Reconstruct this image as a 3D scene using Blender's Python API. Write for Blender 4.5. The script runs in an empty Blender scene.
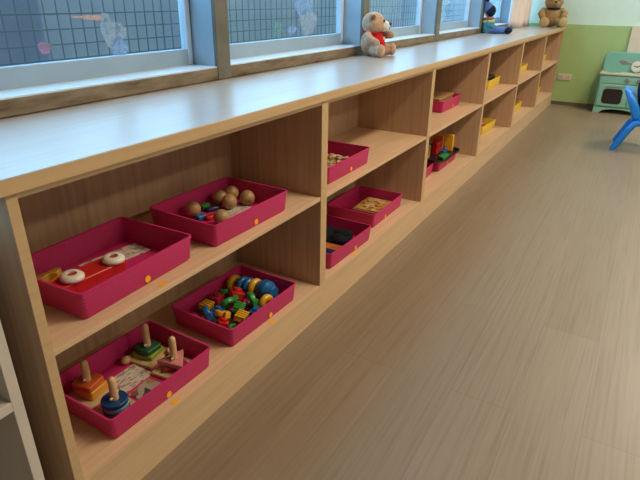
import bpy, bmesh, math, random
from mathutils import Vector, Matrix, Euler
random.seed(7)
PI = math.pi
sc = bpy.context.scene
COL = sc.collection

# ------------------------------------------------------------------ dimensions (metres)
PITCH = 0.92            # bay pitch of the low bookcase, x runs along it
ZT, ZB = 0.732, 0.7075  # worktop top / underside
ZS, ZSB = 0.4213, 0.4098  # middle shelf top / underside
ZP = 0.1148             # bottom shelf top
TH = 0.0178             # board
DEP = 0.352             # cabinet depth to the back of its back panel
YW = 0.386              # window frame front plane
XW = 5.602               # end wall
LEN = 6 * PITCH

# ------------------------------------------------------------------ materials
def new_mat(name):
    m = bpy.data.materials.new(name); m.use_nodes = True
    nt = m.node_tree; b = nt.nodes['Principled BSDF']
    return m, nt, b

def N(nt, t, **kw):
    n = nt.nodes.new(t)
    for k, v in kw.items():
        if k in n.inputs: n.inputs[k].default_value = v
        else: setattr(n, k, v)
    return n

def rgb(c): return (c[0], c[1], c[2], 1.0)

def ramp(nt, fac, stops):
    r = nt.nodes.new('ShaderNodeValToRGB')
    el = r.color_ramp.elements
    while len(el) < len(stops): el.new(0.5)
    for e, (p, c) in zip(el, stops):
        e.position = p; e.color = rgb(c)
    nt.links.new(fac, r.inputs['Fac'])
    return r

def plain(name, c, rough=0.5, spec=0.5, bump=0.0, bscale=200.0, var=0.08, vscale=12.0, metal=0.0, sheen=0.0, coat=0.0):
    m, nt, b = new_mat(name)
    tc = N(nt, 'ShaderNodeTexCoord')
    nz = N(nt, 'ShaderNodeTexNoise', Scale=vscale, Detail=3.0)
    nt.links.new(tc.outputs['Object'], nz.inputs['Vector'])
    lo = [max(0, x * (1 - var)) for x in c]; hi = [min(1, x * (1 + var)) for x in c]
    r = ramp(nt, nz.outputs['Fac'], [(0.3, lo), (0.7, hi)])
    nt.links.new(r.outputs['Color'], b.inputs['Base Color'])
    b.inputs['Roughness'].default_value = rough
    b.inputs['Specular IOR Level'].default_value = spec
    b.inputs['Metallic'].default_value = metal
    b.inputs['Sheen Weight'].default_value = sheen
    b.inputs['Coat Weight'].default_value = coat
    if bump > 0:
        n2 = N(nt, 'ShaderNodeTexNoise', Scale=bscale, Detail=4.0)
        nt.links.new(tc.outputs['Object'], n2.inputs['Vector'])
        bp = N(nt, 'ShaderNodeBump', Strength=bump, Distance=0.002)
        nt.links.new(n2.outputs['Fac'], bp.inputs['Height'])
        nt.links.new(bp.outputs['Normal'], b.inputs['Normal'])
    return m

def wood(name, c, axis, rough=0.45, contrast=0.16, spec=0.4, fine=1.0, coat=0.0):
    """light laminate with streaks along the given axis"""
    m, nt, b = new_mat(name)
    tc = N(nt, 'ShaderNodeTexCoord')
    mp = N(nt, 'ShaderNodeMapping')
    s = [70.0 * fine] * 3; s['xyz'.index(axis)] = 2.0
    mp.inputs['Scale'].default_value = s
    nt.links.new(tc.outputs['Object'], mp.inputs['Vector'])
    nz = N(nt, 'ShaderNodeTexNoise', Scale=1.0, Detail=5.0, Roughness=0.6)
    nt.links.new(mp.outputs['Vector'], nz.inputs['Vector'])
    lo = [x * (1 - contrast) for x in c]; hi = [min(1, x * (1 + contrast * 0.7)) for x in c]
    r = ramp(nt, nz.outputs['Fac'], [(0.3, lo), (0.5, c), (0.72, hi)])
    nt.links.new(r.outputs['Color'], b.inputs['Base Color'])
    b.inputs['Roughness'].default_value = rough
    b.inputs['Specular IOR Level'].default_value = spec
    b.inputs['Coat Weight'].default_value = coat
    b.inputs['Coat Roughness'].default_value = 0.2
    return m

def basket_mat(name, c):
    """moulded plastic with a fine perforated weave on the walls"""
    m, nt, b = new_mat(name)
    tc = N(nt, 'ShaderNodeTexCoord')
    sx = N(nt, 'ShaderNodeSeparateXYZ'); nt.links.new(tc.outputs['Object'], sx.inputs[0])
    ad = N(nt, 'ShaderNodeMath', operation='ADD')
    nt.links.new(sx.outputs['X'], ad.inputs[0]); nt.links.new(sx.outputs['Y'], ad.inputs[1])
    def sn(src, f):
        a = N(nt, 'ShaderNodeMath', operation='MULTIPLY'); nt.links.new(src, a.inputs[0]); a.inputs[1].default_value = f
        s = N(nt, 'ShaderNodeMath', operation='SINE'); nt.links.new(a.outputs[0], s.inputs[0]); return s
    s1, s2 = sn(ad.outputs[0], 2 * PI / 0.0062), sn(sx.outputs['Z'], 2 * PI / 0.0062)
    mu = N(nt, 'ShaderNodeMath', operation='MULTIPLY')
    nt.links.new(s1.outputs[0], mu.inputs[0]); nt.links.new(s2.outputs[0], mu.inputs[1])
    gz = N(nt, 'ShaderNodeMath', operation='LESS_THAN'); nt.links.new(sx.outputs['Z'], gz.inputs[0]); gz.inputs[1].default_value = 0.05
    m2 = N(nt, 'ShaderNodeMath', operation='MULTIPLY')
    nt.links.new(mu.outputs[0], m2.inputs[0]); nt.links.new(gz.outputs[0], m2.inputs[1])
    bp = N(nt, 'ShaderNodeBump', Strength=0.45, Distance=0.0012)
    nt.links.new(m2.outputs[0], bp.inputs['Height']); nt.links.new(bp.outputs['Normal'], b.inputs['Normal'])
    b.inputs['Base Color'].default_value = rgb(c)
    b.inputs['Roughness'].default_value = 0.42
    b.inputs['Specular IOR Level'].default_value = 0.35
    return m

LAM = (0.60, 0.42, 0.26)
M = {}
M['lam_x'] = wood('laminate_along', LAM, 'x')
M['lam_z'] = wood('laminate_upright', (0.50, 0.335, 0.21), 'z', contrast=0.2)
M['lam_shelf'] = wood('laminate_shelf', (0.64, 0.44, 0.28), 'x')
M['lam_plinth'] = wood('laminate_plinth', (0.60, 0.42, 0.255), 'x', contrast=0.12)
M['lam_edge'] = wood('laminate_edge', (0.55, 0.38, 0.21), 'x', contrast=0.1)
M['worktop'] = wood('laminate_worktop', (0.44, 0.37, 0.31), 'x', rough=0.33, contrast=0.1, spec=0.6, coat=0.3)
M['grey_lam'] = plain('grey_white_laminate', (0.60, 0.55, 0.50), 0.5, var=0.06)
M['pink'] = basket_mat('pink_plastic', (0.56, 0.028, 0.16))
M['yellow_tub'] = basket_mat('yellow_plastic', (0.84, 0.58, 0.06))
M['sticker'] = plain('orange_sticker', (0.9, 0.42, 0.02), 0.4, var=0.03)
M['sticker_y'] = plain('yellow_sticker', (0.78, 0.44, 0.04), 0.4, var=0.03)
M['beech'] = wood('beech_toy', (0.62, 0.40, 0.22), 'z', contrast=0.15)
M['ply'] = wood('plywood', (0.58, 0.40, 0.20), 'x', contrast=0.15)
M['ballwood'] = wood('ball_wood', (0.41, 0.26, 0.12), 'x', contrast=0.25, rough=0.4)
M['boxwood'] = wood('box_wood', (0.38, 0.22, 0.10), 'x', contrast=0.2)
TOY = dict(red=(0.52, 0.015, 0.015), blue=(0.01, 0.13, 0.38), yellow=(0.75, 0.40, 0.02), green=(0.03, 0.26, 0.05),
           navy=(0.008, 0.02, 0.07), deepblue=(0.006, 0.05, 0.16), redorange=(0.50, 0.09, 0.02), orange=(0.62, 0.16, 0.015), amber=(0.62, 0.28, 0.03), lime=(0.22, 0.30, 0.02), darkgreen=(0.012, 0.08, 0.035),
           pinkwood=(0.62, 0.24, 0.24), crimson=(0.36, 0.02, 0.05), black=(0.012, 0.011, 0.014), lightblue=(0.16, 0.34, 0.45),
           white=(0.74, 0.70, 0.62), brown=(0.20, 0.075, 0.03), rust=(0.36, 0.06, 0.025), olive=(0.5, 0.27, 0.03), card_dark=(0.09, 0.05, 0.03))
for k, v in TOY.items(): M[k] = plain('toy_' + k, v, 0.35, 0.5, var=0.06)

def print_mat(name, base, inks, sx, sy):
    """printed paper: irregular rows of ink and small coloured patches"""
    m, nt, b = new_mat(name)
    tc = N(nt, 'ShaderNodeTexCoord')
    mp = N(nt, 'ShaderNodeMapping'); mp.inputs['Scale'].default_value = (sx, sy, 1)
    nt.links.new(tc.outputs['Object'], mp.inputs['Vector'])
    v = N(nt, 'ShaderNodeTexVoronoi', Scale=1.0)
    nt.links.new(mp.outputs['Vector'], v.inputs['Vector'])
    sp = N(nt, 'ShaderNodeSeparateColor'); nt.links.new(v.outputs['Color'], sp.inputs[0])
    stops = [(0.0, base)]
    n = len(inks)
    for i, c in enumerate(inks): stops.append((0.5 + 0.5 * i / n, c))
    r = ramp(nt, sp.outputs[0], stops); r.color_ramp.interpolation = 'CONSTANT'
    nt.links.new(r.outputs['Color'], b.inputs['Base Color']); b.inputs['Roughness'].default_value = 0.5
    return m
M['orange_board'] = plain('orange_board_paint', (0.42, 0.12, 0.025), .5)
M['print'] = print_mat('printed_card', (0.62, 0.55, 0.48), [(0.36, 0.2, 0.17), (0.3, 0.26, 0.22), (0.56, 0.48, 0.4)], 90, 220)
M['picture'] = print_mat('picture_card', (0.42, 0.35, 0.3), [(0.2, 0.1, 0.05), (0.06, 0.06, 0.05), (0.4, 0.22, 0.08)], 60, 60)
M['puzzle'] = print_mat('puzzle_face', (0.50, 0.30, 0.09), [(0.30, 0.15, 0.04), (0.66, 0.44, 0.18), (0.55, 0.30, 0.05)], 55, 55)
M['bookface'] = print_mat('orange_book_face', (0.50, 0.17, 0.03), [(0.62, 0.40, 0.2), (0.66, 0.52, 0.36), (0.4, 0.1, 0.02)], 26, 26)
M['cardtan'] = plain('tan_card', (0.5, 0.36, 0.22), 0.6)

def plush(name, c, scale=160):
    return plain(name, c, 0.95, 0.15, bump=0.9, bscale=scale, var=0.22, vscale=60, sheen=0.4)
M['plush_beige'] = plush('beige_plush', (0.50, 0.33, 0.22))
M['ear_brown'] = plush('brown_plush', (0.22, 0.12, 0.06))
M['plush_white'] = plush('white_plush', (0.75, 0.72, 0.68))
M['plush_gold'] = plush('golden_plush', (0.33, 0.21, 0.085))
M['plush_sole'] = plush('pale_gold_plush', (0.46, 0.33, 0.14))
M['red_cloth'] = plain('red_cloth', (0.55, 0.012, 0.02), 0.8, 0.2, bump=0.3, bscale=500)
M['navy_cloth'] = plain('navy_cloth', (0.012, 0.016, 0.04), 0.9, 0.2, bump=0.4, bscale=300)
M['dark_cloth'] = plain('dark_cloth', (0.006, 0.007, 0.013), 0.9, 0.2, bump=0.6, bscale=120)
M['blue_cloth'] = plain('blue_cloth', (0.10, 0.19, 0.42), 0.9, 0.2, bump=0.4, bscale=300)
M['teal_cloth'] = plain('teal_cloth', (0.07, 0.24, 0.30), 0.9, 0.2, bump=0.4, bscale=300)
M['lime_cloth'] = plain('lime_cloth', (0.55, 0.62, 0.16), 0.9, 0.2)
M['rose_cloth'] = plain('rose_cloth', (0.45, 0.12, 0.12), 0.9, 0.2)
M['skin'] = plain('doll_skin', (0.6, 0.36, 0.25), 0.7)
M['blackglass'] = plain('black_bead', (0.01, 0.01, 0.01), 0.15)
M['curtain'] = plain('pale_pink_curtain', (0.78, 0.69, 0.66), 0.85, 0.2, bump=0.15, bscale=400, sheen=0.2)
M['mint'] = plain('mint_paint', (0.62, 0.82, 0.73), 0.6, var=0.02)
M['lime_wall'] = plain('green_wainscot', (0.37, 0.53, 0.215), 0.5, var=0.03)
M['offwhite'] = plain('off_white_paint', (0.50, 0.48, 0.43), 0.7, var=0.02)
M['skirting'] = plain('dark_skirting', (0.12, 0.11, 0.07), 0.5)
M['socket'] = plain('socket_plastic', (0.66, 0.58, 0.46), 0.4, var=0.02)
M['cream'] = plain('cream_board', (0.66, 0.60, 0.47), 0.6, var=0.03)
M['teal_stove'] = plain('mint_green_stove', (0.20, 0.48, 0.38), 0.4, var=0.04)
M['stove_light'] = plain('pale_stove_top', (0.48, 0.50, 0.36), 0.4, var=0.04)
M['stove_door'] = plain('stove_door_green', (0.24, 0.50, 0.37), 0.4, var=0.03)
M['dark_window'] = plain('dark_oven_window', (0.025, 0.02, 0.018), 0.25)
M['silver'] = plain('silver_plastic', (0.35, 0.36, 0.36), 0.3, metal=0.6)
M['chair_blue'] = plain('blue_chair_plastic', (0.008, 0.22, 0.72), 0.35, var=0.04)
M['alu'] = plain('aluminium', (0.42, 0.52, 0.60), 0.32, 0.5, var=0.1, vscale=8, metal=0.55)
M['alu_white'] = plain('white_aluminium', (0.62, 0.75, 0.87), 0.4, 0.5, var=0.04)
M['sash'] = plain('sash_blue_grey', (0.30, 0.42, 0.53), 0.4, 0.5, var=0.05)
M['wire'] = plain('grey_wire', (0.08, 0.115, 0.145), 0.5, metal=0.2)

def dirty_mat():
    m, nt, b = new_mat('stained_frame')
    tc = N(nt, 'ShaderNodeTexCoord')
    mp = N(nt, 'ShaderNodeMapping'); mp.inputs['Scale'].default_value = (9, 30, 45)
    nt.links.new(tc.outputs['Object'], mp.inputs['Vector'])
    nz = N(nt, 'ShaderNodeTexNoise', Scale=1.0, Detail=6.0, Roughness=0.65); nt.links.new(mp.outputs['Vector'], nz.inputs['Vector'])
    r = ramp(nt, nz.outputs['Fac'], [(0.3, (0.06, 0.038, 0.02)), (0.42, (0.15, 0.11, 0.065)), (0.56, (0.21, 0.165, 0.11)), (0.72, (0.26, 0.215, 0.155))])
    nt.links.new(r.outputs['Color'], b.inputs['Base Color'])
    b.inputs['Roughness'].default_value = 0.5
    return m
M['dirty'] = dirty_mat()
M['mullion'] = plain('weathered_mullion', (0.17, 0.16, 0.135), 0.45, 0.5, var=0.2, vscale=14, metal=0.25)

def floor_mat():
    m, nt, b = new_mat('laminate_planks')
    tc = N(nt, 'ShaderNodeTexCoord')
    br = N(nt, 'ShaderNodeTexBrick', Scale=1.0)
    br.offset = 0.37; br.inputs['Brick Width'].default_value = 1.25; br.inputs['Row Height'].default_value = 0.165
    br.inputs['Mortar Size'].default_value = 0.0012; br.inputs['Mortar Smooth'].default_value = 0.4
    br.inputs['Color1'].default_value = rgb((0.228, 0.170, 0.112)); br.inputs['Color2'].default_value = rgb((0.252, 0.190, 0.130))
    br.inputs['Mortar'].default_value = rgb((0.19, 0.14, 0.092))
    nt.links.new(tc.outputs['Object'], br.inputs['Vector'])
    mp = N(nt, 'ShaderNodeMapping'); mp.inputs['Scale'].default_value = (2.5, 90, 1)
    nt.links.new(tc.outputs['Object'], mp.inputs['Vector'])
    nz = N(nt, 'ShaderNodeTexNoise', Scale=1.0, Detail=6.0, Roughness=0.65); nt.links.new(mp.outputs['Vector'], nz.inputs['Vector'])
    r = ramp(nt, nz.outputs['Fac'], [(0.3, (0.80, 0.78, 0.75)), (0.5, (1, 1, 1)), (0.75, (1.12, 1.12, 1.12))])
    mx = N(nt, 'ShaderNodeMix', data_type='RGBA', blend_type='MULTIPLY'); mx.inputs[0].default_value = 1.0
    nt.links.new(br.outputs['Color'], mx.inputs[6]); nt.links.new(r.outputs['Color'], mx.inputs[7])
    nt.links.new(mx.outputs[2], b.inputs['Base Color'])
    b.inputs['Roughness'].default_value = 0.38; b.inputs['Specular IOR Level'].default_value = 0.45
    bp = N(nt, 'ShaderNodeBump', Strength=0.15, Distance=0.001)
    nt.links.new(nz.outputs['Fac'], bp.inputs['Height']); nt.links.new(bp.outputs['Normal'], b.inputs['Normal'])
    return m
M['floor'] = floor_mat()

def glass_mat():
    m, nt, b = new_mat('window_glass')
    nt.nodes.remove(b)
    out = nt.nodes['Material Output']
    tr = N(nt, 'ShaderNodeBsdfTransparent'); tr.inputs['Color'].default_value = rgb((0.84, 0.93, 0.97))
    gl = N(nt, 'ShaderNodeBsdfGlossy', Roughness=0.03)
    lw = N(nt, 'ShaderNodeLayerWeight', Blend=0.5)
    pw = N(nt, 'ShaderNodeMath', operation='POWER'); nt.links.new(lw.outputs['Facing'], pw.inputs[0]); pw.inputs[1].default_value = 5.0
    fr = N(nt, 'ShaderNodeMath', operation='MULTIPLY_ADD'); nt.links.new(pw.outputs[0], fr.inputs[0]); fr.inputs[1].default_value = 0.75; fr.inputs[2].default_value = 0.04
    mx = N(nt, 'ShaderNodeMixShader')
    nt.links.new(fr.outputs[0], mx.inputs[0]); nt.links.new(tr.outputs[0], mx.inputs[1]); nt.links.new(gl.outputs[0], mx.inputs[2])
    nt.links.new(mx.outputs[0], out.inputs['Surface'])
    return m
M['glass'] = glass_mat()

def pane_shape_mat(name, c, strength=0.6):
    """translucent colour for shapes on the panes, thinning out in blotches"""
    m, nt, b = new_mat(name)
    out = nt.nodes['Material Output']
    b.inputs['Base Color'].default_value = rgb(c); b.inputs['Roughness'].default_value = 0.5
    tl = N(nt, 'ShaderNodeBsdfTranslucent'); tl.inputs['Color'].default_value = rgb(c)
    a = N(nt, 'ShaderNodeMixShader'); a.inputs[0].default_value = 0.35
    nt.links.new(b.outputs[0], a.inputs[1]); nt.links.new(tl.outputs[0], a.inputs[2])
    tr = N(nt, 'ShaderNodeBsdfTransparent')
    tc = N(nt, 'ShaderNodeTexCoord'); nz = N(nt, 'ShaderNodeTexNoise', Scale=40.0, Detail=3.0)
    nt.links.new(tc.outputs['Object'], nz.inputs['Vector'])
    mr = N(nt, 'ShaderNodeMapRange'); mr.inputs[1].default_value = 0.3; mr.inputs[2].default_value = 0.7
    mr.inputs[3].default_value = strength * 0.6; mr.inputs[4].default_value = min(1, strength * 1.3)
    nt.links.new(nz.outputs['Fac'], mr.inputs[0])
    mx = N(nt, 'ShaderNodeMixShader')
    nt.links.new(mr.outputs[0], mx.inputs[0]); nt.links.new(tr.outputs[0], mx.inputs[1]); nt.links.new(a.outputs[0], mx.inputs[2])
    nt.links.new(mx.outputs[0], out.inputs['Surface'])
    return m

def outside_mat():
    m, nt, b = new_mat('outside_render')
    tc = N(nt, 'ShaderNodeTexCoord')
    mp = N(nt, 'ShaderNodeMapping'); mp.inputs['Scale'].default_value = (1.3, 1, 1.8)
    nt.links.new(tc.outputs['Object'], mp.inputs['Vector'])
    nz = N(nt, 'ShaderNodeTexNoise', Scale=1.2, Detail=2.0); nt.links.new(mp.outputs['Vector'], nz.inputs['Vector'])
    r = ramp(nt, nz.outputs['Fac'], [(0.38, OUT_LO), (0.62, OUT_HI)])
    nt.links.new(r.outputs['Color'], b.inputs['Base Color']); b.inputs['Roughness'].default_value = 0.8
    return m
OUT_LO, OUT_HI = (0.26, 0.27, 0.29), (0.34, 0.36, 0.33)
M['outside'] = outside_mat()
M['slate'] = plain('slate_paint', (0.17, 0.20, 0.265), 0.7)

# ------------------------------------------------------------------ mesh helpers
def place(bm, verts, loc=(0, 0, 0), rot=(0, 0, 0), scale=(1, 1, 1)):
    mat = Matrix.Translation(loc) @ Euler(rot).to_matrix().to_4x4() @ Matrix.Diagonal((*scale, 1))
    bmesh.ops.transform(bm, matrix=mat, verts=verts)

def box(bm, c, s, rot=(0, 0, 0)):
    r = bmesh.ops.create_cube(bm, size=1.0)
    place(bm, r['verts'], c, rot, s); return r['verts']

def bx(bm, x0, x1, y0, y1, z0, z1):
    return box(bm, ((x0 + x1) / 2, (y0 + y1) / 2, (z0 + z1) / 2), (abs(x1 - x0), abs(y1 - y0), abs(z1 - z0)))

def ell(bm, c, s, rot=(0, 0, 0), u=24, v=16):
    r = bmesh.ops.create_uvsphere(bm, u_segments=u, v_segments=v, radius=1.0)
    place(bm, r['verts'], c, rot, s); return r['verts']

def cyl(bm, c, r, h, rot=(0, 0, 0), r2=None, seg=32):
    q = bmesh.ops.create_cone(bm, cap_ends=True, segments=seg, radius1=r, radius2=r if r2 is None else r2, depth=h)
    place(bm, q['verts'], c, rot); return q['verts']

def revolve(bm, prof, c=(0, 0, 0), rot=(0, 0, 0), seg=32, a0=0.0, a1=2 * PI):
    """closed profile of (r, z) swept about z; partial sweeps get end caps"""
    full = abs(a1 - a0 - 2 * PI) < 1e-6
    n = seg if full else seg + 1
    rings = []
    for i in range(n):
        a = a0 + (a1 - a0) * i / seg
        rings.append([bm.verts.new((r * math.cos(a), r * math.sin(a), z)) for r, z in prof])
    for i in range(seg):
        A, B = rings[i], rings[(i + 1) % n]
        for j in range(len(prof)):
            k = (j + 1) % len(prof)
            bm.faces.new((A[j], B[j], B[k], A[k]))
    if not full:
        bm.faces.new(rings[0]); bm.faces.new(list(reversed(rings[-1])))
    vs = [v for r in rings for v in r]
    place(bm, vs, c, rot); return vs

def ring_prof(ro, ri, h, b=0.15):
    t = (ro - ri) * b
    return [(ri, -h / 2), (ro - t, -h / 2), (ro, -h / 2 + t), (ro, h / 2 - t), (ro - t, h / 2), (ri, h / 2)]

def tube(bm, pts, rad, seg=12, caps=True):
    """swept circle along points; rad is a number or a list"""
    pts = [Vector(p) for p in pts]; n = len(pts)
    rad = rad if isinstance(rad, (list, tuple)) else [rad] * n
    rings = []; up = Vector((0.123, 0.31, 0.9)).normalized()
    for i, p in enumerate(pts):
        t = (pts[min(i + 1, n - 1)] - pts[max(i - 1, 0)]).normalized()
        a = t.cross(up)
        if a.length < 1e-3: a = t.cross(Vector((1, 0, 0)))
        a.normalize(); b = t.cross(a)
        rings.append([bm.verts.new(p + (a * math.cos(q) + b * math.sin(q)) * rad[i]) for q in [2 * PI * k / seg for k in range(seg)]])
    for i in range(n - 1):
        for k in range(seg):
            bm.faces.new((rings[i][k], rings[i][(k + 1) % seg], rings[i + 1][(k + 1) % seg], rings[i + 1][k]))
    if caps:
        bm.faces.new(list(reversed(rings[0]))); bm.faces.new(rings[-1])

def rrect(w, d, r, z, n=5):
    out = []
    for cx, cy, a in ((w / 2 - r, d / 2 - r, 0), (-w / 2 + r, d / 2 - r, PI / 2), (-w / 2 + r, -d / 2 + r, PI), (w / 2 - r, -d / 2 + r, 1.5 * PI)):
        for i in range(n + 1):
            t = a + PI / 2 * i / n
            out.append((cx + r * math.cos(t), cy + r * math.sin(t), z))
    return out

def loft(bm, loops, cap0=True, cap1=True):
    rings = [[bm.verts.new(p) for p in l] for l in loops]
    n = len(rings[0])
    for A, B in zip(rings, rings[1:]):
        for k in range(n):
            bm.faces.new((A[k], A[(k + 1) % n], B[(k + 1) % n], B[k]))
    if cap0: bm.faces.new(list(reversed(rings[0])))
    if cap1: bm.faces.new(rings[-1])

def prism(bm, outline, z0, z1):
    lo = [(x, y, z0) for x, y in outline]; hi = [(x, y, z1) for x, y in outline]
    loft(bm, [lo, hi])

def obj(name, bm, mat, parent=None, bevel=0.0, smooth=40, segs=2):
    bmesh.ops.recalc_face_normals(bm, faces=bm.faces)
    me = bpy.data.meshes.new(name); bm.to_mesh(me); bm.free()
    me.materials.append(M[mat] if isinstance(mat, str) else mat)
    if smooth:
        for p in me.polygons: p.use_smooth = True
        me.set_sharp_from_angle(angle=math.radians(smooth))
    o = bpy.data.objects.new(name, me); COL.objects.link(o)
    if parent: o.parent = parent
    if bevel > 0:
        b = o.modifiers.new('bevel', 'BEVEL'); b.width = bevel; b.segments = segs; b.limit_method = 'ANGLE'; b.harden_normals = False
    return o

def thing(name, label, cat, loc=(0, 0, 0), rz=0.0, group=None):
    o = bpy.data.objects.new(name, None); COL.objects.link(o)
    o.empty_display_size = 0.05
    o.location = loc; o.rotation_euler = (0, 0, rz); o['label'] = label; o['category'] = cat
    if group: o['group'] = group
    return o

def tag(o, label, cat, group=None, kind=None):
    o['label'] = label; o['category'] = cat
    if group: o['group'] = group
    if kind: o['kind'] = kind
    return o

def struct(name, bm, mat, parent=None, **kw):
    o = obj(name, bm, mat, parent, **kw)
    if not parent: o['kind'] = 'structure'
    return o

def B(): return bmesh.new()

def dup(root, loc, rz, label, group=None):
    r = root.copy(); COL.objects.link(r); r.location = loc; r.rotation_euler = (0, 0, rz); r['label'] = label
    if group: r['group'] = group
    for ch in list(root.children):
        c = ch.copy(); COL.objects.link(c); c.parent = r
        for g in ch.children:
            d = g.copy(); COL.objects.link(d); d.parent = c
    return r

# ------------------------------------------------------------------ the room
X0, Y0, ZC = -2.6, -5.0, 2.75
bm = B(); bx(bm, X0 - .1, XW + .1, Y0 - .1, 0.56, -0.06, 0.0); struct('floor', bm, 'floor', smooth=0)
bm = B(); bx(bm, X0 - .1, XW + .1, Y0 - .1, 0.56, ZC, ZC + 0.08); struct('ceiling', bm, 'offwhite', smooth=0)
bm = B(); bx(bm, X0 - .1, X0, Y0, 0.40, 0, ZC); struct('wall_left', bm, 'offwhite', smooth=0)
bm = B(); bx(bm, X0, XW, Y0 - .1, Y0, 0, ZC); struct('wall_front', bm, 'offwhite', smooth=0)
bm = B(); bx(bm, XW, XW + .1, Y0, 0.56, 0, ZC); struct('wall_right', bm, 'mint', smooth=0)
bm = B(); bx(bm, XW - 0.012, XW, Y0, YW - .01, 0.034, 0.757); struct('trim_1', bm, 'lime_wall', smooth=0)
bm = B(); bx(bm, XW - 0.016, XW - .0005, Y0, YW - .01, 0.0, 0.034); struct('baseboard_right', bm, 'skirting', smooth=0)
# window wall: sill wall, lintel, blind stretch on the left
bm = B(); bx(bm, X0, XW, 0.388, 0.52, 0, 0.730)
bx(bm, X0, XW, 0.388, 0.52, 2.25, ZC); bx(bm, X0, -1.085, 0.388, 0.52, 0.730, 2.25)
struct('wall_back', bm, 'offwhite', smooth=0)

MUL = [-1.085, -0.075, 0.935, 1.942, 2.952, 3.962, 4.972]   # left faces of the mullions, 62 mm wide
MW = 0.062
for i in range(7):  # leftmost window is out of view, added to light the worktop
    xa = MUL[i] + MW; xb = MUL[i + 1] if i < 6 else XW
    fr = B(); bx(fr, xa, xb, YW, 0.515, ZT + .0005, 0.769)
    f = struct('window_%d' % (i + 1), fr, 'dirty', bevel=0.002)
    bm = B(); bx(bm, xa, xb, YW + 0.003, 0.487, 0.769, 0.7725); obj('sill', bm, 'alu_white', f)
    bm = B(); bx(bm, MUL[i], xa, YW - .002, YW + 0.012, ZT + .0005, 2.25); obj('mullion', bm, 'mullion', f, bevel=0.002)
    bm = B(); bx(bm, MUL[i] + .002, xa - .002, YW + 0.012, 0.515, ZT + .0005, 2.25); obj('mullion_box', bm, 'alu', f)
    s = B()
    bx(s, xa, xb, 0.486, 0.512, 0.769, 0.820); bx(s, xa, xb, 0.486, 0.512, 2.2, 2.25)
    obj('sash_rail', s, 'sash', f, bevel=0.002)
    s = B(); bx(s, xa, xa + .02, 0.486, 0.512, 0.820, 2.2); bx(s, xb - 0.020, xb, 0.484, 0.512, 0.7735, 2.2)
    obj('sash_stile', s, 'alu_white', f, bevel=0.002)
    g = B(); bx(g, xa + .02, xb - .022, 0.498, 0.502, 0.820, 2.2); obj('glass', g, 'glass', f)

# wire guard outside each window
NTH = ['', 'first', 'second', 'third', 'fourth', 'fifth']
for i in range(1, 6):
    xa, xb = MUL[i] + 0.03, MUL[i + 1] + 0.03
    root = thing('wire_guard', 'dark square wire mesh guard outside the %s window from the left' % NTH[i], 'window guard', ((xa + xb) / 2, 0.65, 0.79), 0, 'wire guards outside the windows')
    h = (xb - xa) / 2
    w = B(); z = 0.016
    while z < 0.7:
        box(w, (0, 0, z), (2 * h, 0.003, 0.0036)); z += 0.039
    x = -h + 0.02
    while x < h:
        box(w, (x, 0.0035, 0.36), (0.0026, 0.0026, 0.7)); x += 0.039
    obj('wire_grid', w, 'wire', root, smooth=0)
    fr = B(); bx(fr, -h, h, -.008, .008, -0.012, 0.006); obj('bottom_rail', fr, 'alu', root)
    fr = B(); bx(fr, -h, h, -.008, .008, .72, .735); obj('top_rail', fr, 'alu', root)
    for sx in (-h + .05, h - .05):
        br = B(); bx(br, sx - .01, sx + .01, -0.132, -.008, -.01, 0.004); obj('bracket', br, 'alu', root)

# outside: balcony slab and parapet
bm = B(); bx(bm, X0 - 1, 12, 0.52, 1.6, 0.0, 0.3); struct('floor_outside', bm, 'outside', smooth=0)
bm = B(); bx(bm, X0 - 1, 12, 1.45, 1.6, 0.3, 1.10); struct('wall_outside', bm, 'outside', smooth=0)
bm = B(); loft(bm, [[(p[0], z, p[1]) for p in [(q[0], q[1]) for q in rrect(0.75, 0.70, 0.05, 0)]] for z in (1.02, 1.40)])  # plain block filling the darker area outside the first window
o = obj('outdoor_block', bm, 'slate', bevel=0.0); o.location = (0.42, 0, 0.65)
tag(o, 'dark slate block standing outside behind the first window mesh', 'outdoor cabinet')

# ------------------------------------------------------------------ low bookcase and worktop
bm = B(); bx(bm, -0.02, XW - .013, -0.0067, 0.3855, ZB, ZT)
wt = thing('worktop', 'long pale wood worktop running under the windows on top of the low bookcase', 'worktop', (2.7, 0.19, ZB))
o = obj('top_slab', bm, 'worktop', wt, bevel=0.0015); o.location = (-2.7, -0.19, -ZB)
bm = B(); bx(bm, -0.0202, XW - .013, -0.0077, -0.0067, ZB, ZT - .0015)
o = obj('edge_band', bm, 'lam_edge', wt); o.location = (-2.7, -0.19, -ZB); o['label'] = 'plain wood coloured edge band'

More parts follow.
